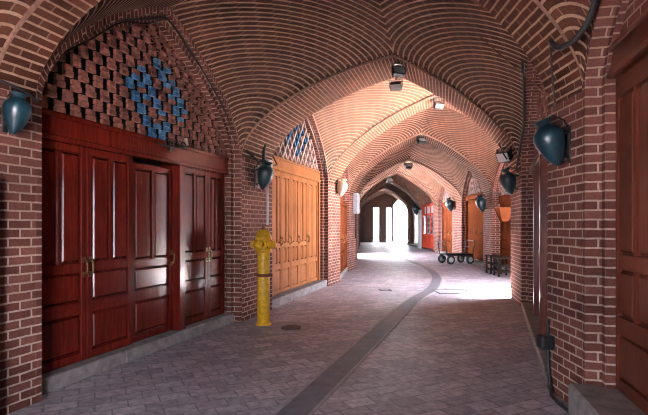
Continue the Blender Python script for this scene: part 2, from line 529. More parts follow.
# ---- wall behind the camera, its unseen opening sized to light the near bay
mb = MB()
bd = (V2(RB)-V2(LB)); bl = bd.length
bM = Matrix.Translation((LB[0], LB[1], 0)) @ Matrix.Rotation(math.atan2(bd.y, bd.x), 4, 'Z')
mb = MB(bM)
mb.poly([(-.5,0,0),(2.0,0,0),(2.0,0,5.6),(-.5,0,5.6)]); mb.poly([(3.3,0,0),(bl+.5,0,0),(bl+.5,0,5.6),(3.3,0,5.6)])
mb.poly([(2.0,0,2.5),(3.3,0,2.5),(3.3,0,5.6),(2.0,0,5.6)])
mb.build('wall_back', M['brick'], kind='structure')
c = bM @ Vector((2.65, -.05, 1.25)); portal(c, tuple((bM.to_3x3() @ Vector((0, 1, 0))))[:2], 1.3, 2.5)

# ---- far end: colonnade wall and pale building in the daylight
mb = MB()
def slab(x0, x1, z0, z1, y0=46.0, y1=46.6): mb.box(x0, x1, y0, y1, z0, z1)
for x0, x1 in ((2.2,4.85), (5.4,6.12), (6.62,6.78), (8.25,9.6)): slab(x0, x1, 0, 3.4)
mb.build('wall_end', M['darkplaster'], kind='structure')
mb = MB(); slab(2.2, 6.78, 3.4, 6.5)
for k in range(20):
    t0, t1 = -1+k/10, -1+(k+1)/10
    x0, x1 = 6.78+1.47*(t0+1)/2, 6.78+1.47*(t1+1)/2
    slab(x0, x1, 3.4+.9*fprof((t0+t1)/2), 6.5)
slab(8.25, 9.6, 3.4, 6.5)
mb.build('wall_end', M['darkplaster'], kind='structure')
mb = MB(); mb.box(-4, 20, 56, 56.4, 0, 5.5)
mb.build('wall_courtyard', M['plaster'], kind='structure')
for (a, b) in (((7.05,39.8),(8.6,46.0)), ((3.0,39.0),(3.3,46.0))):
    mb = MB(); dd = (V2(b)-V2(a)).length
    mb.poly([(*a,0),(*b,0),(*b,6),(*a,6)], [(0,0),(dd,0),(dd,6),(0,6)])
    mb.build('wall_end', M['brick'], kind='structure')

# ------------------------------------------------------------------ shopfronts
TRIM = [30]
def trim(mb, mat):
    TRIM[0] += 1
    return mb.build('trim_%d' % TRIM[0], mat, kind='structure')
def sill(sd, x0, x1, y0, y1, h, mat='stone'):
    mb = MB(sd.M); n = max(1, int((x1-x0)/1.2)); w = (x1-x0)/n
    for k in range(n): mb.box(x0+k*w+.003, x0+(k+1)*w-.003, y0, y1, 0, h, .012)
    trim(mb, M[mat])
def beam(sd, x0, x1, y0, y1, z0, z1, mat):
    mb = MB(sd.M); mb.box(x0, x1, y0, y1, z0, z1, .008)
    mb.box(x0, x1, y0-.025, y0, z1-.06, z1-.01, .006); mb.box(x0, x1, y0-.018, y0, z0, z0+.05, .006)
    trim(mb, M[mat])
def post(sd, x0, x1, y0, y1, z0, z1, mat):
    mb = MB(sd.M); mb.box(x0, x1, y0, y1, z0, z1, .008); trim(mb, M[mat])

def raised(mb, x0, x1, z0, z1, depth=.038, lift=.032, bev=.034):
    bev = min(bev, (x1-x0)*.28, (z1-z0)*.28)
    o = [(x0,z0),(x1,z0),(x1,z1),(x0,z1)]
    g = .25*bev
    a = [(x0+g,z0+g),(x1-g,z0+g),(x1-g,z1-g),(x0+g,z1-g)]
    b = [(x0+bev,z0+bev),(x1-bev,z0+bev),(x1-bev,z1-bev),(x0+bev,z1-bev)]
    lv = [(o, depth), (a, depth), (b, depth-lift)]
    for (A, ya), (B, yb) in zip(lv, lv[1:]):
        for k in range(4):
            k2 = (k+1) % 4
            mb.poly([(A[k][0],ya,A[k][1]),(A[k2][0],ya,A[k2][1]),(B[k2][0],yb,B[k2][1]),(B[k][0],yb,B[k][1])])
    mb.poly([(p[0], depth-lift, p[1]) for p in b])

def handle(parent, x, z, mat='brass', h=.16):
    mb = MB()
    mb.tube([(x,0,z-h/2),(x,-.03,z-h/2+.01),(x,-.045,z-h/4),(x,-.048,z),(x,-.045,z+h/4),(x,-.03,z+h/2-.01),(x,0,z+h/2)], .009, 8)
    mb.box(x-.018,x+.018,-.006,0,z-h/2-.03,z-h/2+.03); mb.box(x-.018,x+.018,-.006,0,z+h/2-.03,z+h/2+.03)
    return mb.build('handle', M[mat], parent)

def leaf(sd, x0, x1, y, z0, z1, mat, label, rows, hnd=None, hz=1.05, cat='door', hmat='brass'):
    """rows: list of (z_lo, z_hi, columns) in metres above the leaf's foot; what is left over is stile and rail"""
    g = .004; w = x1-x0-2*g; h = z1-z0
    t = thing('door', label, cat, sd.w(x0+g, y, z0), sd.rz)
    st = .07 if w > .45 else .05; mu = .05 if w > .45 else .035
    fr = MB()
    fr.box(0, st, 0, .05, 0, h, .004); fr.box(w-st, w, 0, .05, 0, h, .004)
    edges = [0]
    for lo, hi, c in rows: edges += [lo, hi]
    edges.append(h)
    for k in range(0, len(edges), 2): fr.box(st, w-st, .002, .05, edges[k], edges[k+1], .004)
    for lo, hi, c in rows:
        cw = (w-2*st-(c-1)*mu)/c
        for q in range(1, c):
            xx = st+q*cw+(q-1)*mu; fr.box(xx, xx+mu, .002, .05, lo, hi, .004)
    fr.build('leaf_frame', M[mat], t)
    for lo, hi, c in rows:
        cw = (w-2*st-(c-1)*mu)/c
        for q in range(c):
            xx = st+q*(cw+mu)
            pb = MB(); raised(pb, xx, xx+cw, lo, hi); pb.build('raised_panel', M[mat], t)
    if hnd: handle(t, (st*.5 if hnd < 0 else w-st*.5), hz, hmat)
    return t

# --- bay with the dark red doors (left hand, nearest)
sd = LS[1]; yd = .25
sill(sd, .0, sd.len, .12, .5, .15)
xs = [sd.x_at(p, yd) for p in (38, 87, 133, 175, 181, 208, 234)]
xs[0] = .09; xs[-1] = min(xs[-1], sd.len-.13)
rows1 = [(.09,.50,1), (.63,.95,1), (1.05,2.22,2)]
names1 = ['dark red panelled door beside the nearest brick pier with the teal lamp',
          'dark red panelled door, second along from the nearest brick pier',
          'dark red panelled door standing between the wide pair and the thick post',
          'dark red glossy door just past the thick post under the brick lattice',
          'dark red door next to the yellow standpipe pier']
post(sd, .02, .12, .2, .5, .15, 2.45, 'mahogany')
for k, (a, b) in enumerate(((0,1),(1,2),(2,3),(4,5),(5,6))):
    leaf(sd, xs[a]+(.03 if k == 0 else 0), xs[b], yd+(.03 if k == 2 else 0), .155, 2.45-(.06 if k == 2 else 0), 'mahogany', names1[k],
         rows1 if k != 2 else [(.09,.50,1), (.63,.92,1), (1.02,2.17,2)], hnd=(1, -1, 1, 1, -1)[k] if k != 1 else -1, hz=1.0)
post(sd, xs[3], xs[4], .17, .5, .15, 2.45, 'mahogany')
post(sd, xs[6], sd.len-.01, .2, .5, .15, 2.45, 'mahogany')
beam(sd, .02, sd.len-.02, .19, .5, 2.45, 2.74, 'mahogany')

# --- bay with the orange doors
sd = LS[2]
sill(sd, 0, sd.len, .03, .5, .17)
xs = [sd.x_at(p, yd) for p in (273, 281.5, 290.5, 299, 307.5, 321)]
xs[0] = max(.13, xs[0]); xs[-1] = min(xs[-1], sd.len-.2)
names2 = ['orange wooden shutter nearest the yellow standpipe', 'orange wooden shutter, second along from the yellow standpipe',
          'orange wooden shutter in the middle of its row of five', 'orange wooden shutter beside the wider plain one',
          'wider orange wooden shutter at the far end of its row by the pale lamp']
for k in range(5):
    leaf(sd, xs[k], xs[k+1], yd, .18, 2.76, 'pine', names2[k],
         [(.07,.50,1), (.62,.95,2), (1.05,2.47,2)] if k < 4 else [(.07,.50,1), (.62,2.47,2)], hnd=1 if k < 4 else -1, hz=1.1)
post(sd, .02, xs[0], .2, .5, .17, 2.76, 'pine'); post(sd, xs[5], sd.len-.01, .2, .5, .17, 2.76, 'pine')
beam(sd, .02, sd.len-.02, .2, .5, 2.76, 3.05, 'pine')

# --- beyond the second cross arch, left hand
sd = LS[3]; n = 3
sill(sd, 0, sd.len, .05, .5, .15)
for k, lb in enumerate(('orange-red door just past the pier with the pale lamp', 'orange-red door in the middle of the bay past the pale lamp', 'orange-red door beside the pier with the grey meter box')):
    w = (sd.len-.24)/3; leaf(sd, .135+k*(sd.len-.27)/3, .135+(k+1)*(sd.len-.27)/3, .06, .16, 2.4, 'walnut', lb, [(.08,.5,1),(.62,.9,2),(1.0,2.1,2)], hnd=1)
beam(sd, .02, sd.len-.02, .2, .5, 2.4, 2.68, 'walnut')

# --- right hand, next to the camera
nearP = (2.37, 3.94); ddir = V2((-.215, -.977)).normalized()
sdn = Side((nearP[0]+ddir.x*4.2, nearP[1]+ddir.y*4.2), nearP, 1)
mbw = MB(sdn.M); mbw.poly([(-.1,.35,0),(4.3,.35,0),(4.3,.35,5.6),(-.1,.35,5.6)], [(-.1,0),(4.3,0),(4.3,5.6),(-.1,5.6)])
mbw.poly([(-.1,-.0,3.05),(4.3,-.0,3.05),(4.3,-.0,5.6),(-.1,-.0,5.6)], [(-.1,3.05),(4.3,3.05),(4.3,5.6),(-.1,5.6)])
mbw.build('wall_right', M['brick'], kind='structure')
mbw = MB(); mbw.box(0, 4.2, -.42, .35, 0, .27, .02); mbw.T = None
o = MB(sdn.M); o.box(.0, 1.2, -.30, .35, 0, .27, .02); o.box(1.21, 2.6, -.30, .35, 0, .27, .02); o.box(2.61, 4.2, -.30, .35, 0, .27, .02); trim(o, M['stone'])
post(sdn, .0, .07, .0, .3, .27, 2.80, 'rosewood')
beam(sdn, 0, 3.2, -.02, .3, 2.80, 3.06, 'rosewood')
rowsn = [(.10,.46,1),(.60,.98,2),(1.10,2.36,2)]
for k, lb in enumerate(('tall red-brown door right beside the close-up brick pier', 'tall red-brown door, second from the close-up brick pier', 'tall red-brown door third along beside the viewer')):
    leaf(sdn, .07+k*.78, .07+(k+1)*.78, .03, .275, 2.795, 'rosewood', lb, rowsn, hnd=1 if k == 0 else -1, hz=1.32)

# --- right hand, between the close pier and the first cross arch
sd = RS[1]
sill(sd, 0, sd.len, -.0, .5, .10)
xa = sd.len
def xr(px, y): return sd.x_at(px, y)
p1, p2 = xr(538.5, .2), xr(547.5, .2)
edges = [.12, p1-.06, p2-.09]
post(sd, p1-.06, p1+.06, .12, .5, .10, 2.6, 'rosewood'); post(sd, p2-.08, p2+.08, .1, .5, .10, 2.6, 'rosewood')
beam(sd, .02, sd.len-.02, .16, .5, 2.6, 2.75, 'rosewood')
rowsr = [(.09,.5,1),(.62,.95,1),(1.05,2.38,2)]
leaf(sd, .12, p1-.06, .24, .105, 2.6, 'rosewood', 'brown door tucked beside the pier under the first cross arch', rowsr, hnd=1)
leaf(sd, p1+.06, p2-.08, .24, .105, 2.6, 'rosewood', 'brown door standing between the two dark door posts', rowsr, hnd=-1)
nrest = 3; w = (sd.len-.12-(p2+.08))/nrest
for k, lb in enumerate(('brown door just this side of the thicker dark post', 'brown door behind the close-up brick pier', 'brown door hidden closest to the close-up brick pier')):
    leaf(sd, p2+.08+k*w, p2+.08+(k+1)*w, .24, .105, 2.6, 'rosewood', lb, rowsr, hnd=1)

# --- right hand, bay with the stools
sd = RS[3]
sill(sd, 0, sd.len, .0, .5, .14)
w = (sd.len-.24)/4
for k, lb in enumerate(('amber wooden door next to the brick pier behind the stools', 'amber wooden door behind the two dark stools', 'amber wooden door under the brown hopper tray', 'amber wooden door nearest the opening to daylight')):
    leaf(sd, .12+k*w, .12+(k+1)*w, .25, .15, 2.4, 'walnut', lb, [(.08,.5,1),(.62,.9,1),(1.0,2.1,2)], hnd=1 if k % 2 else -1)
beam(sd, .02, sd.len-.02, .2, .5, 2.4, 2.68, 'walnut')

# --- right hand, bay with the handcart: plank doors
def plank_leaf(sd, x0, x1, y, z0, z1, mat, label):
    t = thing('door', label, 'door', sd.w(x0+.004, y, z0), sd.rz); w = x1-x0-.008; h = z1-z0
    n = max(2, round(w/.16))
    mb = MB()
    for k in range(n): mb.box(k*w/n+.002, (k+1)*w/n-.002, .012, .05, 0, h, .005)
    mb.build('plank_panel', M[mat], t)
    for zz in (.25, 1.0, h-.3):
        mb = MB(); mb.box(.01, w-.01, -.01, .012, zz, zz+.1, .005); mb.build('batten', M[mat], t)
    handle(t, w-.06, 1.15, 'iron'); return t
sd = RS[4]
sill(sd, 0, sd.len, .0, .5, .14)
w = (sd.len-.44)/4
post(sd, .02, .22, .16, .5, .14, 2.78, 'walnut'); post(sd, sd.len-.22, sd.len-.02, .16, .5, .14, 2.78, 'walnut')
for k, lb in enumerate(('brown plank door at the far end behind the handcart', 'brown plank door behind the handcart handle', 'brown plank door behind the flat bed of the handcart', 'brown plank door beside the pier between handcart and stools')):
    plank_leaf(sd, .22+k*w, .22+(k+1)*w, .25, .15, 2.78, 'walnut', lb)
beam(sd, .02, sd.len-.02, .18, .5, 2.78, 3.0, 'walnut')
# --- next bay: panelled doors
sd = RS[5]
sill(sd, 0, sd.len, .0, .5, .14)
w = (sd.len-.44)/4
post(sd, .02, .22, .16, .5, .14, 2.7, 'rosewood'); post(sd, sd.len-.22, sd.len-.02, .16, .5, .14, 2.7, 'rosewood')
for k, lb in enumerate(('far brown panelled door beside the red framed shop window', 'far brown panelled door, second from the red framed shop window', 'far brown panelled door, third from the red framed shop window', 'far brown panelled door next to the pier past the handcart')):
    leaf(sd, .22+k*w, .22+(k+1)*w, .25, .15, 2.7, 'walnut', lb, [(.08,.5,1),(.62,1.1,1),(1.2,2.4,2)], hnd=1)
beam(sd, .02, sd.len-.02, .2, .5, 2.7, 2.95, 'walnut')
# --- red framed shop window
sd = RS[6]
win = thing('shop_window', 'red framed glazed shop window with a pale display, far down the passage', 'shop window', sd.w(0, .03, 0), sd.rz)
Lw = sd.len
mb = MB()
for x in (.13, Lw/3, 2*Lw/3, Lw-.25): mb.box(x, x+.12, 0, .08, .15, 3.0, .006)
for z in (.15, .95, 2.3, 2.9): mb.box(.13, Lw-.13, .005, .075, z, z+.12, .006)
mb.build('window_frame', M['redpaint'], win)
for k in range(3):
    mb = MB(); xa_, xb_ = (.25, Lw/3+.12, 2*Lw/3+.12)[k], (Lw/3, 2*Lw/3, Lw-.25)[k]
    mb.box(xa_, xb_, .045, .052, 1.07, 2.3); mb.build('pane', M['glass'], win)
    pb = MB(); raised(pb, xa_, xb_, .27, .95, .05, .03, .05); pb.build('kick_panel', M['redpaint'], win)
mb = MB(); mb.box(.2, Lw-.2, .16, .19, .3, 2.95); mb.build('display_board', M['white'], win)
for k in range(9):
    mb = MB(); x = .45+(k % 3)*(Lw-.9)/3+random.uniform(0, .25); z = 1.15+(k//3)*.38
    mb.box(x, x+random.uniform(.2,.4), .09, .155, z, z+random.uniform(.2,.3), .01); mb.build('display_item', M['iron' if k % 3 else 'grey'], win)
# --- far red doors
sd = RS[7]
sill(sd, 0, sd.len, .0, .5, .14)
w = (sd.len-.24)/4
for k, lb in enumerate(('deep red door at the far end beside the bright exit', 'deep red door, second from the bright exit', 'deep red door, third from the bright exit', 'deep red door next to the far pier past the red framed window')):
    leaf(sd, .12+k*w, .12+(k+1)*w, .25, .15, 2.9, 'rosewood', lb, [(.08,.5,1),(.62,1.1,1),(1.2,2.6,2)], hnd=1)
beam(sd, .02, sd.len-.02, .2, .5, 2.9, 3.1, 'rosewood')
# ------------------------------------------------------------------ lattices above the doors
def brick_lattice(sd, C2, z0, y, label, blue=None):
    t = thing('brick_lattice', label, 'lattice', sd.w(0, y, 0), sd.rz)
    a = MB(); b = MB()
    rowh = .066; per = .20; bw = .110
    nr = int(2.0/rowh)
    for r in range(nr):
        z = z0+r*rowh; ph = 0 if (r % 4) < 2 else per/2
        ncol = int(sd.len/per)+2
        for c in range(-1, ncol):
            x = c*per+ph; xm = x+bw/2
            if not inside(C2, xm, z+rowh/2, .03): continue
            x0, x1 = max(x, C2[0][0]-.02), min(x+bw, C2[-1][0]+.02)
            if x1-x0 < .03: continue
            pr = .018 if r % 2 else 0.0
            tgt = a
            if blue:
                cx, cz, rx, rz_ = blue
                q = abs(xm-cx)/rx+abs(z-cz)/rz_
                if q < 1.0 and ((2*c+(0 if ph == 0 else 1)+(r//2)) % 8 != 0) and not .40 < q < .58: tgt = b
            tgt.box(x0, x1, pr*.6+random.uniform(0,.01), .055, z+.004, z+rowh-.004, .006)
            # slim brick on edge closing the column
    a.build('lattice_brickwork', M['lattice_brick'], t)
    if blue: b.build('blue_glazed_brickwork', M['blue_glaze'], t)['label'] = 'blue glazed bricks'
    return t
sd = LS[1]
xc = sd.x_at(157, .2)
brick_lattice(sd, LC[1], 2.74, .2, 'honeycomb brick screen with blue glazed bricks over the dark red doors', (xc+.06, 3.22, .66, .62))

def diamond_lattice(sd, C2, z0, y, label, mat, blue, px=.27, pz=.36):
    t = thing('diamond_lattice', label, 'lattice', sd.w(0, y, 0), sd.rz)
    a = MB(); b = MB()
    cx = sd.len/2
    W, H = C2[-1][0]-C2[0][0], max(p[1] for p in C2)-z0
    ni, nj = int(W/px)+3, int(H/pz*2)+4
    for j in range(nj):
        for i in range(ni):
            x = C2[0][0]+(i-1)*px+(0 if j % 2 == 0 else px/2); z = z0+(j-1)*pz/2
            for sgn in (-1, 1):
                p, q = (x, z), (x+sgn*px/2, z+pz/2)
                mx, mz = (p[0]+q[0])/2, (p[1]+q[1])/2
                if mz < z0 or not inside(C2, mx, mz, .02): continue
                dx, dz = q[0]-p[0], q[1]-p[1]; l = math.hypot(dx, dz); nx, nz = -dz/l*.021, dx/l*.021
                tgt = b if (blue and abs(mx-cx)/(W*.25)+abs(mz-z0-H*.45)/(H*.36) < 1 and (i+j) % 2 == 0) else a
                A = [(p[0]+nx, p[1]+nz), (p[0]-nx, p[1]-nz), (q[0]-nx, q[1]-nz), (q[0]+nx, q[1]+nz)]
                yo = 0 if sgn > 0 else .008
                tgt.poly([(u, yo, v) for u, v in A])
                for k in range(4):
                    k2 = (k+1) % 4
                    tgt.poly([(A[k][0], yo, A[k][1]), (A[k][0], .06, A[k][1]), (A[k2][0], .06, A[k2][1]), (A[k2][0], yo, A[k2][1])])
    a.build('lattice_brickwork', M[mat], t)
    if blue and b.v: b.build('blue_glazed_brickwork', M['blue_glaze'], t)['label'] = 'blue glazed bricks'
    return t
diamond_lattice(LS[2], LC[2], 3.05, .2, 'pale diamond brick screen over the orange doors', 'lattice_pale', True)
diamond_lattice(LS[3], LC[3], 2.68, .2, 'diamond brick screen over the orange-red doors past the pale lamp', 'lattice_pale', False, .26, .34)
diamond_lattice(RS[4], RC[4], 3.0, .2, 'blue-grey diamond screen over the plank doors behind the handcart', 'lattice_pale', False, .42, .52)
diamond_lattice(RS[5], RC[5], 2.95, .2, 'diamond screen over the far brown panelled doors', 'lattice_pale', False, .45, .56)
diamond_lattice(RS[3], RC[3], 2.68, .2, 'diamond screen over the amber doors behind the stools', 'lattice_pale', False, .26, .34)
brick_lattice(RS[1], RC[1], 2.75, .2, 'honeycomb brick screen over the brown doors past the close-up pier')

# ------------------------------------------------------------------ lamps
def amphora(loc, n, label, mat='teal', scale=1.0, tilt=.22, group=None):
    """n: unit vector pointing from the wall into the passage; loc: centre of the body"""
    rz = math.atan2(n[1], n[0])
    t = thing('wall_lamp', label, 'lamp', loc, rz, group); t.scale = (scale,)*3
    T = Matrix.Rotation(tilt, 4, 'Y') @ Matrix.Translation((0, 0, -.2))
    mb = MB(T)
    mb.lathe([(.012,-.02),(.035,0),(.075,.06),(.112,.14),(.136,.22),(.142,.28),(.128,.335),(.095,.37),(.066,.385),(.058,.40)], 28)
    mb.build('lamp_body', M[mat], t)
    mb = MB(T)
    mb.lathe([(.058,.395),(.062,.42),(.085,.445),(.09,.455),(.078,.458),(.05,.44)], 28)
    mb.build('lamp_neck', M[mat], t)
    mb = MB()
    mb.tube([(-.17,0,.12),(-.10,0,.14),(-.03,0,.18),(.03,0,.20)], .014, 8)
    mb.tube([(-.17,0,-.12),(-.10,0,-.10),(-.04,0,-.08)], .012, 8)
    mb.box(-.185,-.165,-.035,.035,-.18,.18,.004)
    mb.tube([(-.17,.0,.16),(-.12,.0,.24),(-.02,.0,.285),(.05,.0,.25)], .008, 8)
    mb.build('bracket', M['iron'], t)
    return t
RIN = V2((-1, 0)); 
nl = V2((.947, -.32)); nr = V2((-.947, .32))
amphora((-2.56,3.91,2.52), nl, 'teal pottery lamp on the nearest brick pier by the dark red doors', 'teal', .74)
amphora((-1.035,8.23,2.46), nl, 'dark teal pottery lamp above the yellow standpipe', 'tealdark', 1.05)
amphora((2.04,4.22,2.33), (-1, 0), 'large teal pottery lamp on the close-up brick pier', 'teal', .92, .36)
amphora((3.77,9.60,2.48), (-.98, .2), 'dark teal pottery lamp on the pier under the first cross arch', 'tealdark', 1.15)
amphora((.50,13.05,2.64), (.94, -.34), 'cream coloured wall lamp on the pier past the orange doors', 'cream', 1.05)
amphora((5.99,17.9,2.42), (-1, .1), 'dark pottery lamp on the pier between handcart and stools', 'tealdark', 1.35)
amphora((6.27,23.4,2.62), (-1, 0), 'dark pottery lamp on the pier just past the handcart', 'tealdark', 1.5)
amphora((6.59,33.8,2.75), (-1, 0), 'far pottery lamp beside the red framed shop window', 'tealdark', 1.6)

def floodlight(loc, rz, pitch, label, scale=1.0, group=None):
    t = thing('floodlight', label, 'floodlight', loc, rz, group); t.scale = (scale,)*3
    T = Matrix.Translation((0, 0, -.14)) @ Matrix.Rotation(pitch, 4, 'X')
    mb = MB(T); mb.box(-.12,.12,-.02,.07,-.085,.085,.012)
    for k in range(7): mb.box(-.10+k*.032,-.092+k*.032,.07,.11,-.07,.07)
    mb.build('housing', M['iron'], t)
    mb = MB(T); mb.box(-.135,.135,-.035,-.02,-.10,.10,.006); mb.build('bezel', M['iron'], t)
    mb = MB(T); mb.box(-.115,.115,-.040,-.034,-.08,.08); mb.build('lens', M['lens'], t)
    mb = MB()
    for sx in (-1, 1): mb.box(sx*.145-.006, sx*.145+.006,-.02,.02,-.16,.0)
    mb.box(-.151,.151,-.02,.02,-.004,.004); mb.lathe([(.03,0),(.03,.03)],12); mb.build('bracket', M['iron'], t)
    return t
def arch_pt(i, t, w=.5, dz=0):
    (ln, lf), (rn, rf) = L[i], R[i]
    a = lerp(lerp(ln, rn, (t+1)/2), lerp(lf, rf, (t+1)/2), w)
    return (a[0], a[1], ZS+(APEX[i]-ZS)*fprof(t)+dz)
floodlight(arch_pt(1, .03, .15, -.035), math.radians(15), -.5, 'upper black floodlight under the peak of the first cross arch', .95)
floodlight(arch_pt(1, .0, .35, -.30), math.radians(-20), .9, 'lower black floodlight hanging at the peak of the first cross arch', .85)
floodlight(arch_pt(2, 0, .2, -.035), math.radians(20), -.9, 'floodlight hanging at the peak of the second cross arch', 1.1)
floodlight(arch_pt(3, 0, .2, -.035), math.radians(20), -.9, 'floodlight hanging at the peak of the third cross arch', 1.2)
floodlight(arch_pt(4, 0, .2, -.035), math.radians(20), -.9, 'floodlight hanging at the peak of the fourth cross arch', 1.5)
floodlight(arch_pt(5, -.2, .2, -.035), math.radians(20), -.9, 'small far floodlight under the fifth cross arch', 1.5)
p = arch_pt(1, .93, .3, 0)
floodlight((p[0]-.10, p[1]+.05, p[2]-.02), math.radians(-60), .5, 'floodlight on the haunch of the first cross arch above a dark teal lamp', 1.15)
mb = MB(); a_ = arch_pt(1, .0, .35, -.31); mb.tube([a_, (a_[0], a_[1], a_[2]+.32)], .012, 8)
mb.tube([arch_pt(1,.0,.35,-.02), arch_pt(1,.03,.3,-.02)], .012, 8)
tag(mb.build('hanger_rod', M['iron']), 'short iron rod carrying the lower floodlight at the first cross arch', 'rod')
for k, (x, y, z) in enumerate(((3.9,36.2,5.0),(4.6,36.2,5.22),(5.5,36.3,5.1))):
    t = thing('ceiling_light', ('small bright ceiling light far down the passage, closest to the colonnade piers', 'small bright ceiling light far down the passage, middle one of three', 'small bright ceiling light far down the passage, closest to the deep red doors')[k], 'ceiling light', (x, y, z))
    mb = MB(); mb.lathe([(.16,0),(.16,.5)], 16); mb.build('housing', M['iron'], t)
    mb = MB(); mb.lathe([(.14,-.01),(.14,.0)], 16); mb.build('diffuser', M['lit'], t)

# ------------------------------------------------------------------ yellow standpipe hydrant
hx, hy = -.98, 7.62
t = thing('standpipe_hydrant', 'yellow painted standpipe hydrant standing against the brick pier', 'hydrant', (hx, hy, 0), math.radians(-20))
mb = MB(); mb.lathe([(.125,0),(.125,.03),(.10,.035),(.10,.82),(.102,1.15),(.105,1.18)], 24); mb.build('barrel', M['yellow'], t)
mb = MB()
mb.lathe([(.105,1.17),(.135,1.18),(.135,1.25),(.105,1.26),(.105,1.36),(.135,1.37),(.14,1.42),(.12,1.44),(.10,1.50),(.05,1.545),(.03,1.55)], 24)
mb.build('bonnet', M['yellow'], t)
mb = MB(); mb.lathe([(.035,1.54),(.035,1.60),(.022,1.61)], 6); mb.build('operating_nut', M['rust'], t)
for s in (1, -1):
    mb = MB(); mb.lathe([(.05,s*.08),(.05,s*.15),(.065,s*.155),(.065,s*.20),(.03,s*.205),(.03,s*.225)], 16, (0,0,1.3), 'x')
    c_ = mb.build('outlet', M['yellow'], t)
mb = MB(); mb.lathe([(.06,-.08),(.06,-.15),(.078,-.155),(.078,-.21),(.03,-.215),(.03,-.235)], 16, (0,0,1.3), 'y'); mb.build('outlet', M['yellow'], t)
mb = MB(); mb.lathe([(.104,.78),(.112,.785),(.112,.83),(.104,.835)], 24); mb.box(-.16,-.1,-.02,.02,.785,.83); mb.box(.1,.16,-.02,.02,.785,.83); mb.build('clamp_band', M['rust'], t)
for k in range(8):
    a = k*PI/4+.2; mb = MB(); mb.lathe([(.012,1.185),(.012,1.275)], 6, (.122*math.cos(a), .122*math.sin(a), 0)); mb.build('bolt', M['rust'], t)
# conduit and junction box on the pier above it
pf = lambda al, off: (.320*al+.947*(-3.80+off), .947*al-.320*(-3.80+off))
c0 = pf(7.88, .035)
mb = MB(); mb.tube([(*c0, 1.62), (*c0, 2.0), (*c0, 2.6)], .022, 10); 
tag(mb.build('conduit_pipe', M['pvc']), 'pale conduit pipe running up the pier above the yellow hydrant', 'pipe')
t = thing('junction_box', 'small pale junction box on the pier above the dark teal lamp', 'junction box', (*pf(7.9, .0), 2.62), math.atan2(.947, .320))
mb = MB(); mb.box(-.09,.09,-.09,.0,0,.2,.008); mb.build('box_body', M['pvc'], t)
mb = MB(); mb.box(-.08,.08,-.10,-.09,.01,.19,.004); mb.build('box_lid', M['grey'], t)

# ------------------------------------------------------------------ cables and wires
def sag(a, b, s, n=14):
    a, b = Vector(a), Vector(b)
    return [a.lerp(b, k/n)-Vector((0, 0, s*4*(k/n)*(1-k/n))) for k in range(n+1)]
def cable(pts, r, label, cat='cable', name='cable', mat='cable'):
    mb = MB(); mb.tube(pts, r, 8); return tag(mb.build(name, M[mat]), label, cat)
# cable following the arch over the dark red doors
sd = LS[1]
pts = [sd.w(.04+(sd.len-.08)*(t+1)/2, .06, ZS+(WALLH-.10)*fprof(t)+.02*math.sin(9*t)-.02) for t in [-.985+1.97*k/40 for k in range(41)]]
cable(pts, .014, 'black cable pinned round the arch above the honeycomb screen')
pts = [sd.w(.04+(sd.len-.08)*(t+1)/2, .03, ZS+(WALLH-.13)*fprof(t)+.03*math.sin(13*t+1)-.04) for t in [-.985+1.4*k/30 for k in range(31)]]
cable(pts, .009, 'thin loose wire drooping beside the cable above the honeycomb screen', 'wire', 'wire', 'darkwood')
cable([(-2.66,3.72,2.80), (-2.53,3.98,2.74), (-2.57,4.22,2.72), sd.w(.05,.05,2.9)], .012, 'black wire crossing the nearest brick pier above the teal lamp', 'wire', 'wire')
sd = LS[2]
pts = [sd.w(.04+(sd.len-.08)*(t+1)/2, .05, ZS+(WALLH-.10)*fprof(t)-.02) for t in [-.985+1.97*k/30 for k in range(31)]]
cable(pts, .013, 'black cable pinned round the arch above the pale diamond screen')
cable([(*pf(7.1,.03),2.86), (*pf(7.5,.04),2.74), (*pf(7.9,.05),2.70), (*pf(8.3,.04),2.78), sd.w(.3,.1,3.0), sd.w(.9,.1,3.5)], .015, 'black cable looping across the pier above the yellow hydrant')
cable([(*pf(7.55,.12),2.7), (*pf(7.6,.10),2.9), (*pf(7.7,.06),3.0), (*pf(7.85,.05),3.25)], .03, 'thick black hose end hanging above the lamp by the orange doors', 'hose', 'hose')
# thick cable over the close pier
cable([(.93*x, .93*y, 1.6+.93*(z-1.6)) for x, y, z in ((2.08,4.32,3.30),(2.085,4.25,3.22),(2.10,4.17,3.18),(2.16,4.05,3.20),(2.20,3.93,3.29),(2.19,3.8,3.40),(2.13,3.62,3.62),(2.0,3.4,3.85))], .024, 'thick black cable bending over the close-up brick pier')
cable([(1.935,4.02,3.18),(1.95,4.03,3.0),(1.97,4.04,2.8),(2.0,4.06,2.62)], .008, 'thin lead dropping from the thick bent cable to the close-up teal lamp')
# cable running down from the vault to the first arch pier
cable([(3.02,7.2,4.55),(3.32,7.8,4.0),(3.62,8.5,3.45),(3.78,9.1,3.05),(3.86,9.36,2.9),(3.9,9.55,2.75)], .022, 'black cable down the vault to the pier of the first cross arch')
cable(sag((2.55,8.0,4.93),(2.15,4.35,2.75),.02), .006, 'thin wire stretched below the vault towards the close-up teal lamp', 'wire', 'wire', 'rust')
cable(sag((3.70,9.5,2.95),(3.55,9.55,3.28),.03), .014, 'short flex between dark teal lamp and haunch floodlight')
cable(sag(arch_pt(3,.98,.1,-.05),(6.05,15.2,2.75),.15), .014, 'thin cable sagging above the amber doors')

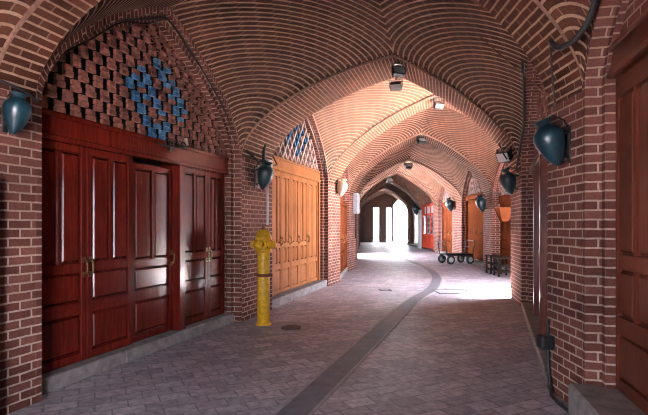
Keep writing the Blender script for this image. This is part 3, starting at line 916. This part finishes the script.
# iron bracket on the beam of the dark red doors
sd = LS[1]; xb = sd.x_at(172, .12)
t = thing('iron_bracket', 'black scrolled iron bracket fixed to the beam over the dark red doors', 'bracket', sd.w(xb, .165, 2.68), sd.rz)
mb = MB(); mb.tube([(-.28,-.02,-.02),(-.1,-.05,-.03),(.1,-.06,-.02),(.3,-.07,.02)], .010, 8)
mb.box(-.02,.02,-.03,.0,-.08,.05); mb.build('bar', M['iron'], t)
for x in (-.12,.06,.22):
    mb = MB(); mb.tube([(x+.05*math.cos(a),-.07,.02+.05*math.sin(a)) for a in [k*PI/8 for k in range(17)]], .009, 8, False); mb.build('ring', M['iron'], t)
xb = sd.x_at(184, .18)
t = thing('bell_shade', 'small pale bell-shaped shade sitting in the honeycomb screen', 'lamp shade', sd.w(xb, .15, 2.73))
mb = MB(); mb.lathe([(.07,0),(.062,.04),(.045,.12),(.03,.17)], 16); mb.build('shade', M['lattice_pale'], t)
t.scale = (.62,)*3
mb = MB(); mb.lathe([(.02,.17),(.018,.2)], 12); mb.build('cap', M['iron'], t)

# pale pipe and black box at the very edge beside the nearest pier
t = thing('downpipe', 'pale downpipe with a black foot beside the nearest brick pier', 'pipe', (-2.685, 3.80, 0))
mb = MB(); mb.tube([(0,0,.55),(0,0,1.2),(0,0,2.0)], .045, 16); mb.build('pipe', M['pvc'], t)
mb = MB(); mb.tube([(0,0,0),(0,0,.3),(0,0,.56)], .055, 16); mb.build('foot_sleeve', M['iron'], t)

# black box and cable low on the close pier
t = thing('outlet_box', 'black outlet box low on the close-up brick pier', 'outlet box', (2.14, 4.52, .42))
mb = MB(); mb.box(-.06,.06,-.06,.06,0,.13,.012); mb.build('box_body', M['iron'], t)
mb = MB(); mb.box(-.075,-.06,-.05,.05,.01,.12,.004); mb.build('flap', M['cable'], t)
cable([(2.17,4.56,.70),(2.17,4.56,.55),(2.17,4.55,.3),(2.16,4.5,.12),(2.13,4.4,.012),(2.10,4.2,.012),(2.1,3.9,.012)], .016, 'black cable running down the close-up pier to the floor')

# ------------------------------------------------------------------ floor fittings
path = [(-1.1,1.6),(-.7,2.8),(-.27,3.98),(.55,6.3),(1.41,8.74),(2.05,10.4),(2.72,11.9),(3.4,14.2),(3.75,16.2),(3.92,18.4),(3.92,21),(3.85,24),(3.8,29)]
def smooth_path(P, n=10):
    out = []
    for i in range(len(P)-1):
        p0, p1, p2, p3 = P[max(i-1,0)], P[i], P[i+1], P[min(i+2,len(P)-1)]
        for k in range(n):
            t = k/n
            out.append(tuple(.5*((2*p1[c])+(-p0[c]+p2[c])*t+(2*p0[c]-5*p1[c]+4*p2[c]-p3[c])*t*t+(-p0[c]+3*p1[c]-3*p2[c]+p3[c])*t**3) for c in (0,1)))
    out.append(P[-1]); return out
sp = smooth_path(path)
def ribbon(a, b, z):
    mb = MB(); s = 0
    for k in range(len(sp)-1):
        q = []
        for m in (k, k+1):
            i0, i1 = max(m-1,0), min(m+1,len(sp)-1)
            tdir = (V2(sp[i1])-V2(sp[i0])).normalized(); nn = V2((tdir.y,-tdir.x))
            q.append((V2(sp[m])+nn*a, V2(sp[m])+nn*b))
        mb.poly([(*q[0][0],z),(*q[0][1],z),(*q[1][1],z),(*q[1][0],z)])
        for e in (0, 1):
            mb.poly([(*q[0][e],0),(*q[0][e],z),(*q[1][e],z),(*q[1][e],0)])
    return mb
t = thing('drain_channel', 'dark stone drain channel curving along the middle of the paving', 'drain', (0,0,0))
ribbon(-.13,.13,.006).build('channel_slabs', M['strip'], t)
for a in (-.165,.13): ribbon(a, a+.035, .01).build('edge_strip', M['edge'], t)
def cover(name, x0, x1, y0, y1, rz, label):
    t = thing(name, label, 'cover', (x0, y0, 0), rz); w, h = x1-x0, y1-y0
    mb = MB()
    for b in ((0,w,0,.04),(0,w,h-.04,h),(0,.04,.04,h-.04),(w-.04,w,.04,h-.04)): mb.box(*b,0,.012)
    mb.build('cover_frame', M['castiron'], t)
    mb = MB(); mb.box(.045,w-.045,.045,h-.045,0,.008); mb.build('cover_plate', M['edge'], t)
cover('manhole_cover', 2.72, 3.55, 11.1, 11.75, .05, 'rectangular manhole cover beside the bend of the drain channel')
cover('manhole_cover', 1.40, 1.68, 11.55, 11.85, .1, 'small dark access cover in the paving before the orange doors')
mb = MB(); mb.lathe([(.42,0),(.42,.005)], 32, (-.60,7.45,0)); trim(mb, M['concrete'])
t = thing('valve_cover', 'round dark valve cover in the floor beside the yellow hydrant', 'cover', (-.52,7.36,.005))
mb = MB(); mb.lathe([(.16,0),(.16,.012),(.13,.012),(.13,.008)], 24); mb.build('cover_ring', M['castiron'], t)
mb = MB(); mb.lathe([(.125,0),(.125,.010)], 24); mb.build('cover_lid', M['castiron'], t)

# ------------------------------------------------------------------ handcart, stools, hopper, meter box
t = thing('handcart', 'flat wooden handcart with black wheels standing before the plank doors', 'handcart', (5.62,20.0,0), math.radians(14))
mb = MB()
for k in range(6): mb.box(-.62,.62,-.36+k*.12,-.25+k*.12,.40,.43,.004)
mb.build('platform', M['darkwood'], t)
mb = MB(); mb.box(-.6,.6,-.34,-.28,.33,.40); mb.box(-.6,.6,.28,.34,.33,.40)
for x in (-.5,0,.5): mb.box(x-.03,x+.03,-.28,.28,.34,.40)
mb.build('chassis', M['iron'], t)
for x in (-.45,.45):
    mb = MB(); mb.tube([(x,-.40,.19),(x,.40,.19)], .018, 10); mb.box(x-.02,x+.02,-.31,-.29,.19,.34); mb.box(x-.02,x+.02,.29,.31,.19,.34); mb.build('axle', M['iron'], t)
    for y in (-.40,.36):
        mb = MB(); mb.lathe([(.10,y),(.17,y),(.19,y+.015),(.19,y+.055),(.17,y+.07),(.10,y+.07)], 24, (x,0,.19), 'y')
        w_ = mb.build('wheel', M['cable'], t)
        mb = MB(); mb.lathe([(.105,y-.004),(.105,y+.074)], 16, (x,0,.19), 'y'); mb.build('hub', M['grey'], w_)
for s, top in ((-1,.95),(1,.98)):
    mb = MB(); mb.tube([(s*.60,-.32,.42),(s*.68,-.32,top-.06),(s*.70,-.28,top),(s*.70,.28,top),(s*.68,.32,top-.06),(s*.60,.32,.42)], .02, 10)
    mb.tube([(s*.64,-.32,.70),(s*.64,.32,.70)], .014, 8); mb.build('handle', M['iron'], t)

def stool(loc, rz, w, d, h, label):
    t = thing('wooden_stool', label, 'stool', loc, rz)
    mb = MB(); mb.box(-w/2-.02,w/2+.02,-d/2-.02,d/2+.02,h-.04,h,.006); mb.build('seat', M['darkwood'], t)
    for sx in (-1,1):
        for sy in (-1,1):
            mb = MB(); x, y = sx*(w/2-.025), sy*(d/2-.025); mb.box(x-.025,x+.025,y-.025,y+.025,0,h-.04,.004); mb.build('leg', M['darkwood'], t)
    for z in (.12, h*.5):
        mb = MB(); mb.box(-w/2+.02,w/2-.02,-d/2,-d/2+.03,z,z+.06); mb.box(-w/2+.02,w/2-.02,d/2-.03,d/2,z,z+.06)
        mb.box(-w/2,-w/2+.03,-d/2+.02,d/2-.02,z,z+.06); mb.box(w/2-.03,w/2,-d/2+.02,d/2-.02,z,z+.06); mb.build('stretcher', M['darkwood'], t)
stool((5.72,15.85,0), .05, .38, .42, .62, 'dark wooden stool nearer the brick pier by the amber doors')
stool((5.72,15.05,0), .0, .44, .46, .60, 'dark wooden stool half hidden behind the first arch pier')
t = thing('hopper_tray', 'brown hopper-shaped tray mounted high in front of the amber doors', 'tray', (5.86,15.3,1.75))
mb = MB()
A, B = .10, .25
q0 = [(-A,-A,0),(A,-A,0),(A,A,0),(-A,A,0)]; q1 = [(-B,-B,.45),(B,-B,.45),(B,B,.45),(-B,B,.45)]
for k in range(4): mb.poly([q0[k], q0[(k+1)%4], q1[(k+1)%4], q1[k]])
mb.poly(q0[::-1]); i1 = [(-B+.03,-B+.03,.40),(B-.03,-B+.03,.40),(B-.03,B-.03,.40),(-B+.03,B-.03,.40)]
for k in range(4): mb.poly([q1[k], q1[(k+1)%4], i1[(k+1)%4], i1[k]])
mb.poly(i1)
mb.build('tray', M['walnut'], t)
mb = MB(); mb.tube([(.12,0,.12),(.42,0,.12)], .02, 8); mb.tube([(.2,0,.36),(.42,0,.36)], .02, 8); mb.box(.41,.43,-.06,.06,.04,.44); mb.build('bracket', M['iron'], t)
mb = MB(); mb.tube([(.42,0,.44),(.40,0,.8),(.30,0,.98),(.12,0,1.02),(.0,0,.92)], .014, 8); mb.build('hook', M['iron'], t)
t = thing('meter_box', 'grey meter box hanging on the pier past the pale lamp', 'meter box', (1.115,17.35,2.05), math.atan2(.95,.3))
mb = MB(); mb.box(-.18,.18,-.16,0,0,.75,.015); mb.build('box_body', M['grey'], t)
mb = MB(); mb.box(-.15,.15,-.175,-.16,.05,.70,.008); mb.build('box_door', M['pvc'], t)
mb = MB(); mb.tube([(0,-.06,-.01),(0,-.06,-.5),(0,-.04,-.9)], .02, 8); mb.build('cable_tail', M['cable'], t)

# ------------------------------------------------------------------ groups of like things
GR = {'wall_lamp': 'pottery wall lamps on the piers', 'floodlight': 'floodlights under the cross arches', 'wooden_stool': 'dark stools by the amber doors',
      'ceiling_light': 'small ceiling lights far down the passage', 'manhole_cover': 'access covers in the paving', 'brick_lattice': 'honeycomb brick screens',
      'diamond_lattice': 'diamond brick screens'}
DG = (('dark red', 'dark red shop doors'), ('orange wooden', 'orange wooden shutters'), ('wider orange', 'orange wooden shutters'), ('orange-red', 'orange-red doors past the pale lamp'),
      ('tall red-brown', 'tall red-brown doors by the close-up pier'), ('brown door', 'brown doors under the first cross arch'), ('amber', 'amber doors behind the stools'),
      ('brown plank', 'plank doors behind the handcart'), ('far brown', 'far brown panelled doors'), ('deep red', 'deep red doors by the bright exit'))
for o in COL.objects:
    if 'category' not in o: continue
    k = o.name.split('.')[0]
    if k in GR: o['group'] = GR[k]
    if k == 'door':
        for a, g in DG:
            if o['label'].startswith(a): o['group'] = g

# ------------------------------------------------------------------ light
w = bpy.data.worlds.new('daylight'); S.world = w; w.use_nodes = True
nt = w.node_tree; bg = nt.nodes['Background']
sky = nt.nodes.new('ShaderNodeTexSky'); sky.sky_type = 'HOSEK_WILKIE'
sky.turbidity = 5; sky.sun_direction = Vector((.32,.0,.93)).normalized()
nt.links.new(mix(nt, .55, sky.outputs[0], (.92, .95, 1.12)), bg.inputs['Color'])
bg.inputs['Strength'].default_value = 26
sun = bpy.data.lights.new('sun', 'SUN'); sun.energy = 700; sun.angle = math.radians(16.0); sun.color = (1, .97, .94)
so = bpy.data.objects.new('sun', sun); COL.objects.link(so)
so.rotation_euler = Vector((-.32,.0,-.93)).to_track_quat('-Z','Y').to_euler()

# ------------------------------------------------------------------ camera
cam = bpy.data.cameras.new('camera'); co = bpy.data.objects.new('camera', cam); COL.objects.link(co)
co.location = (0, 0, 1.6); co.rotation_euler = (PI/2, 0, 0)
cam.sensor_width = 36; cam.lens = 36*470/648; cam.shift_y = 18.5/648; cam.clip_start = .05; cam.clip_end = 300
S.camera = co
S.view_settings.view_transform = 'Standard'; S.view_settings.look = 'None'
S.view_settings.gamma = 1; S.view_settings.use_curve_mapping = False
S.view_settings.exposure = 1.4
S.cycles.use_denoising = True; S.cycles.denoising_prefilter = 'ACCURATE'; S.cycles.filter_width = 1.1
S.cycles.max_bounces = 10; S.cycles.diffuse_bounces = 6; S.cycles.glossy_bounces = 4
S.cycles.sample_clamp_indirect = 8
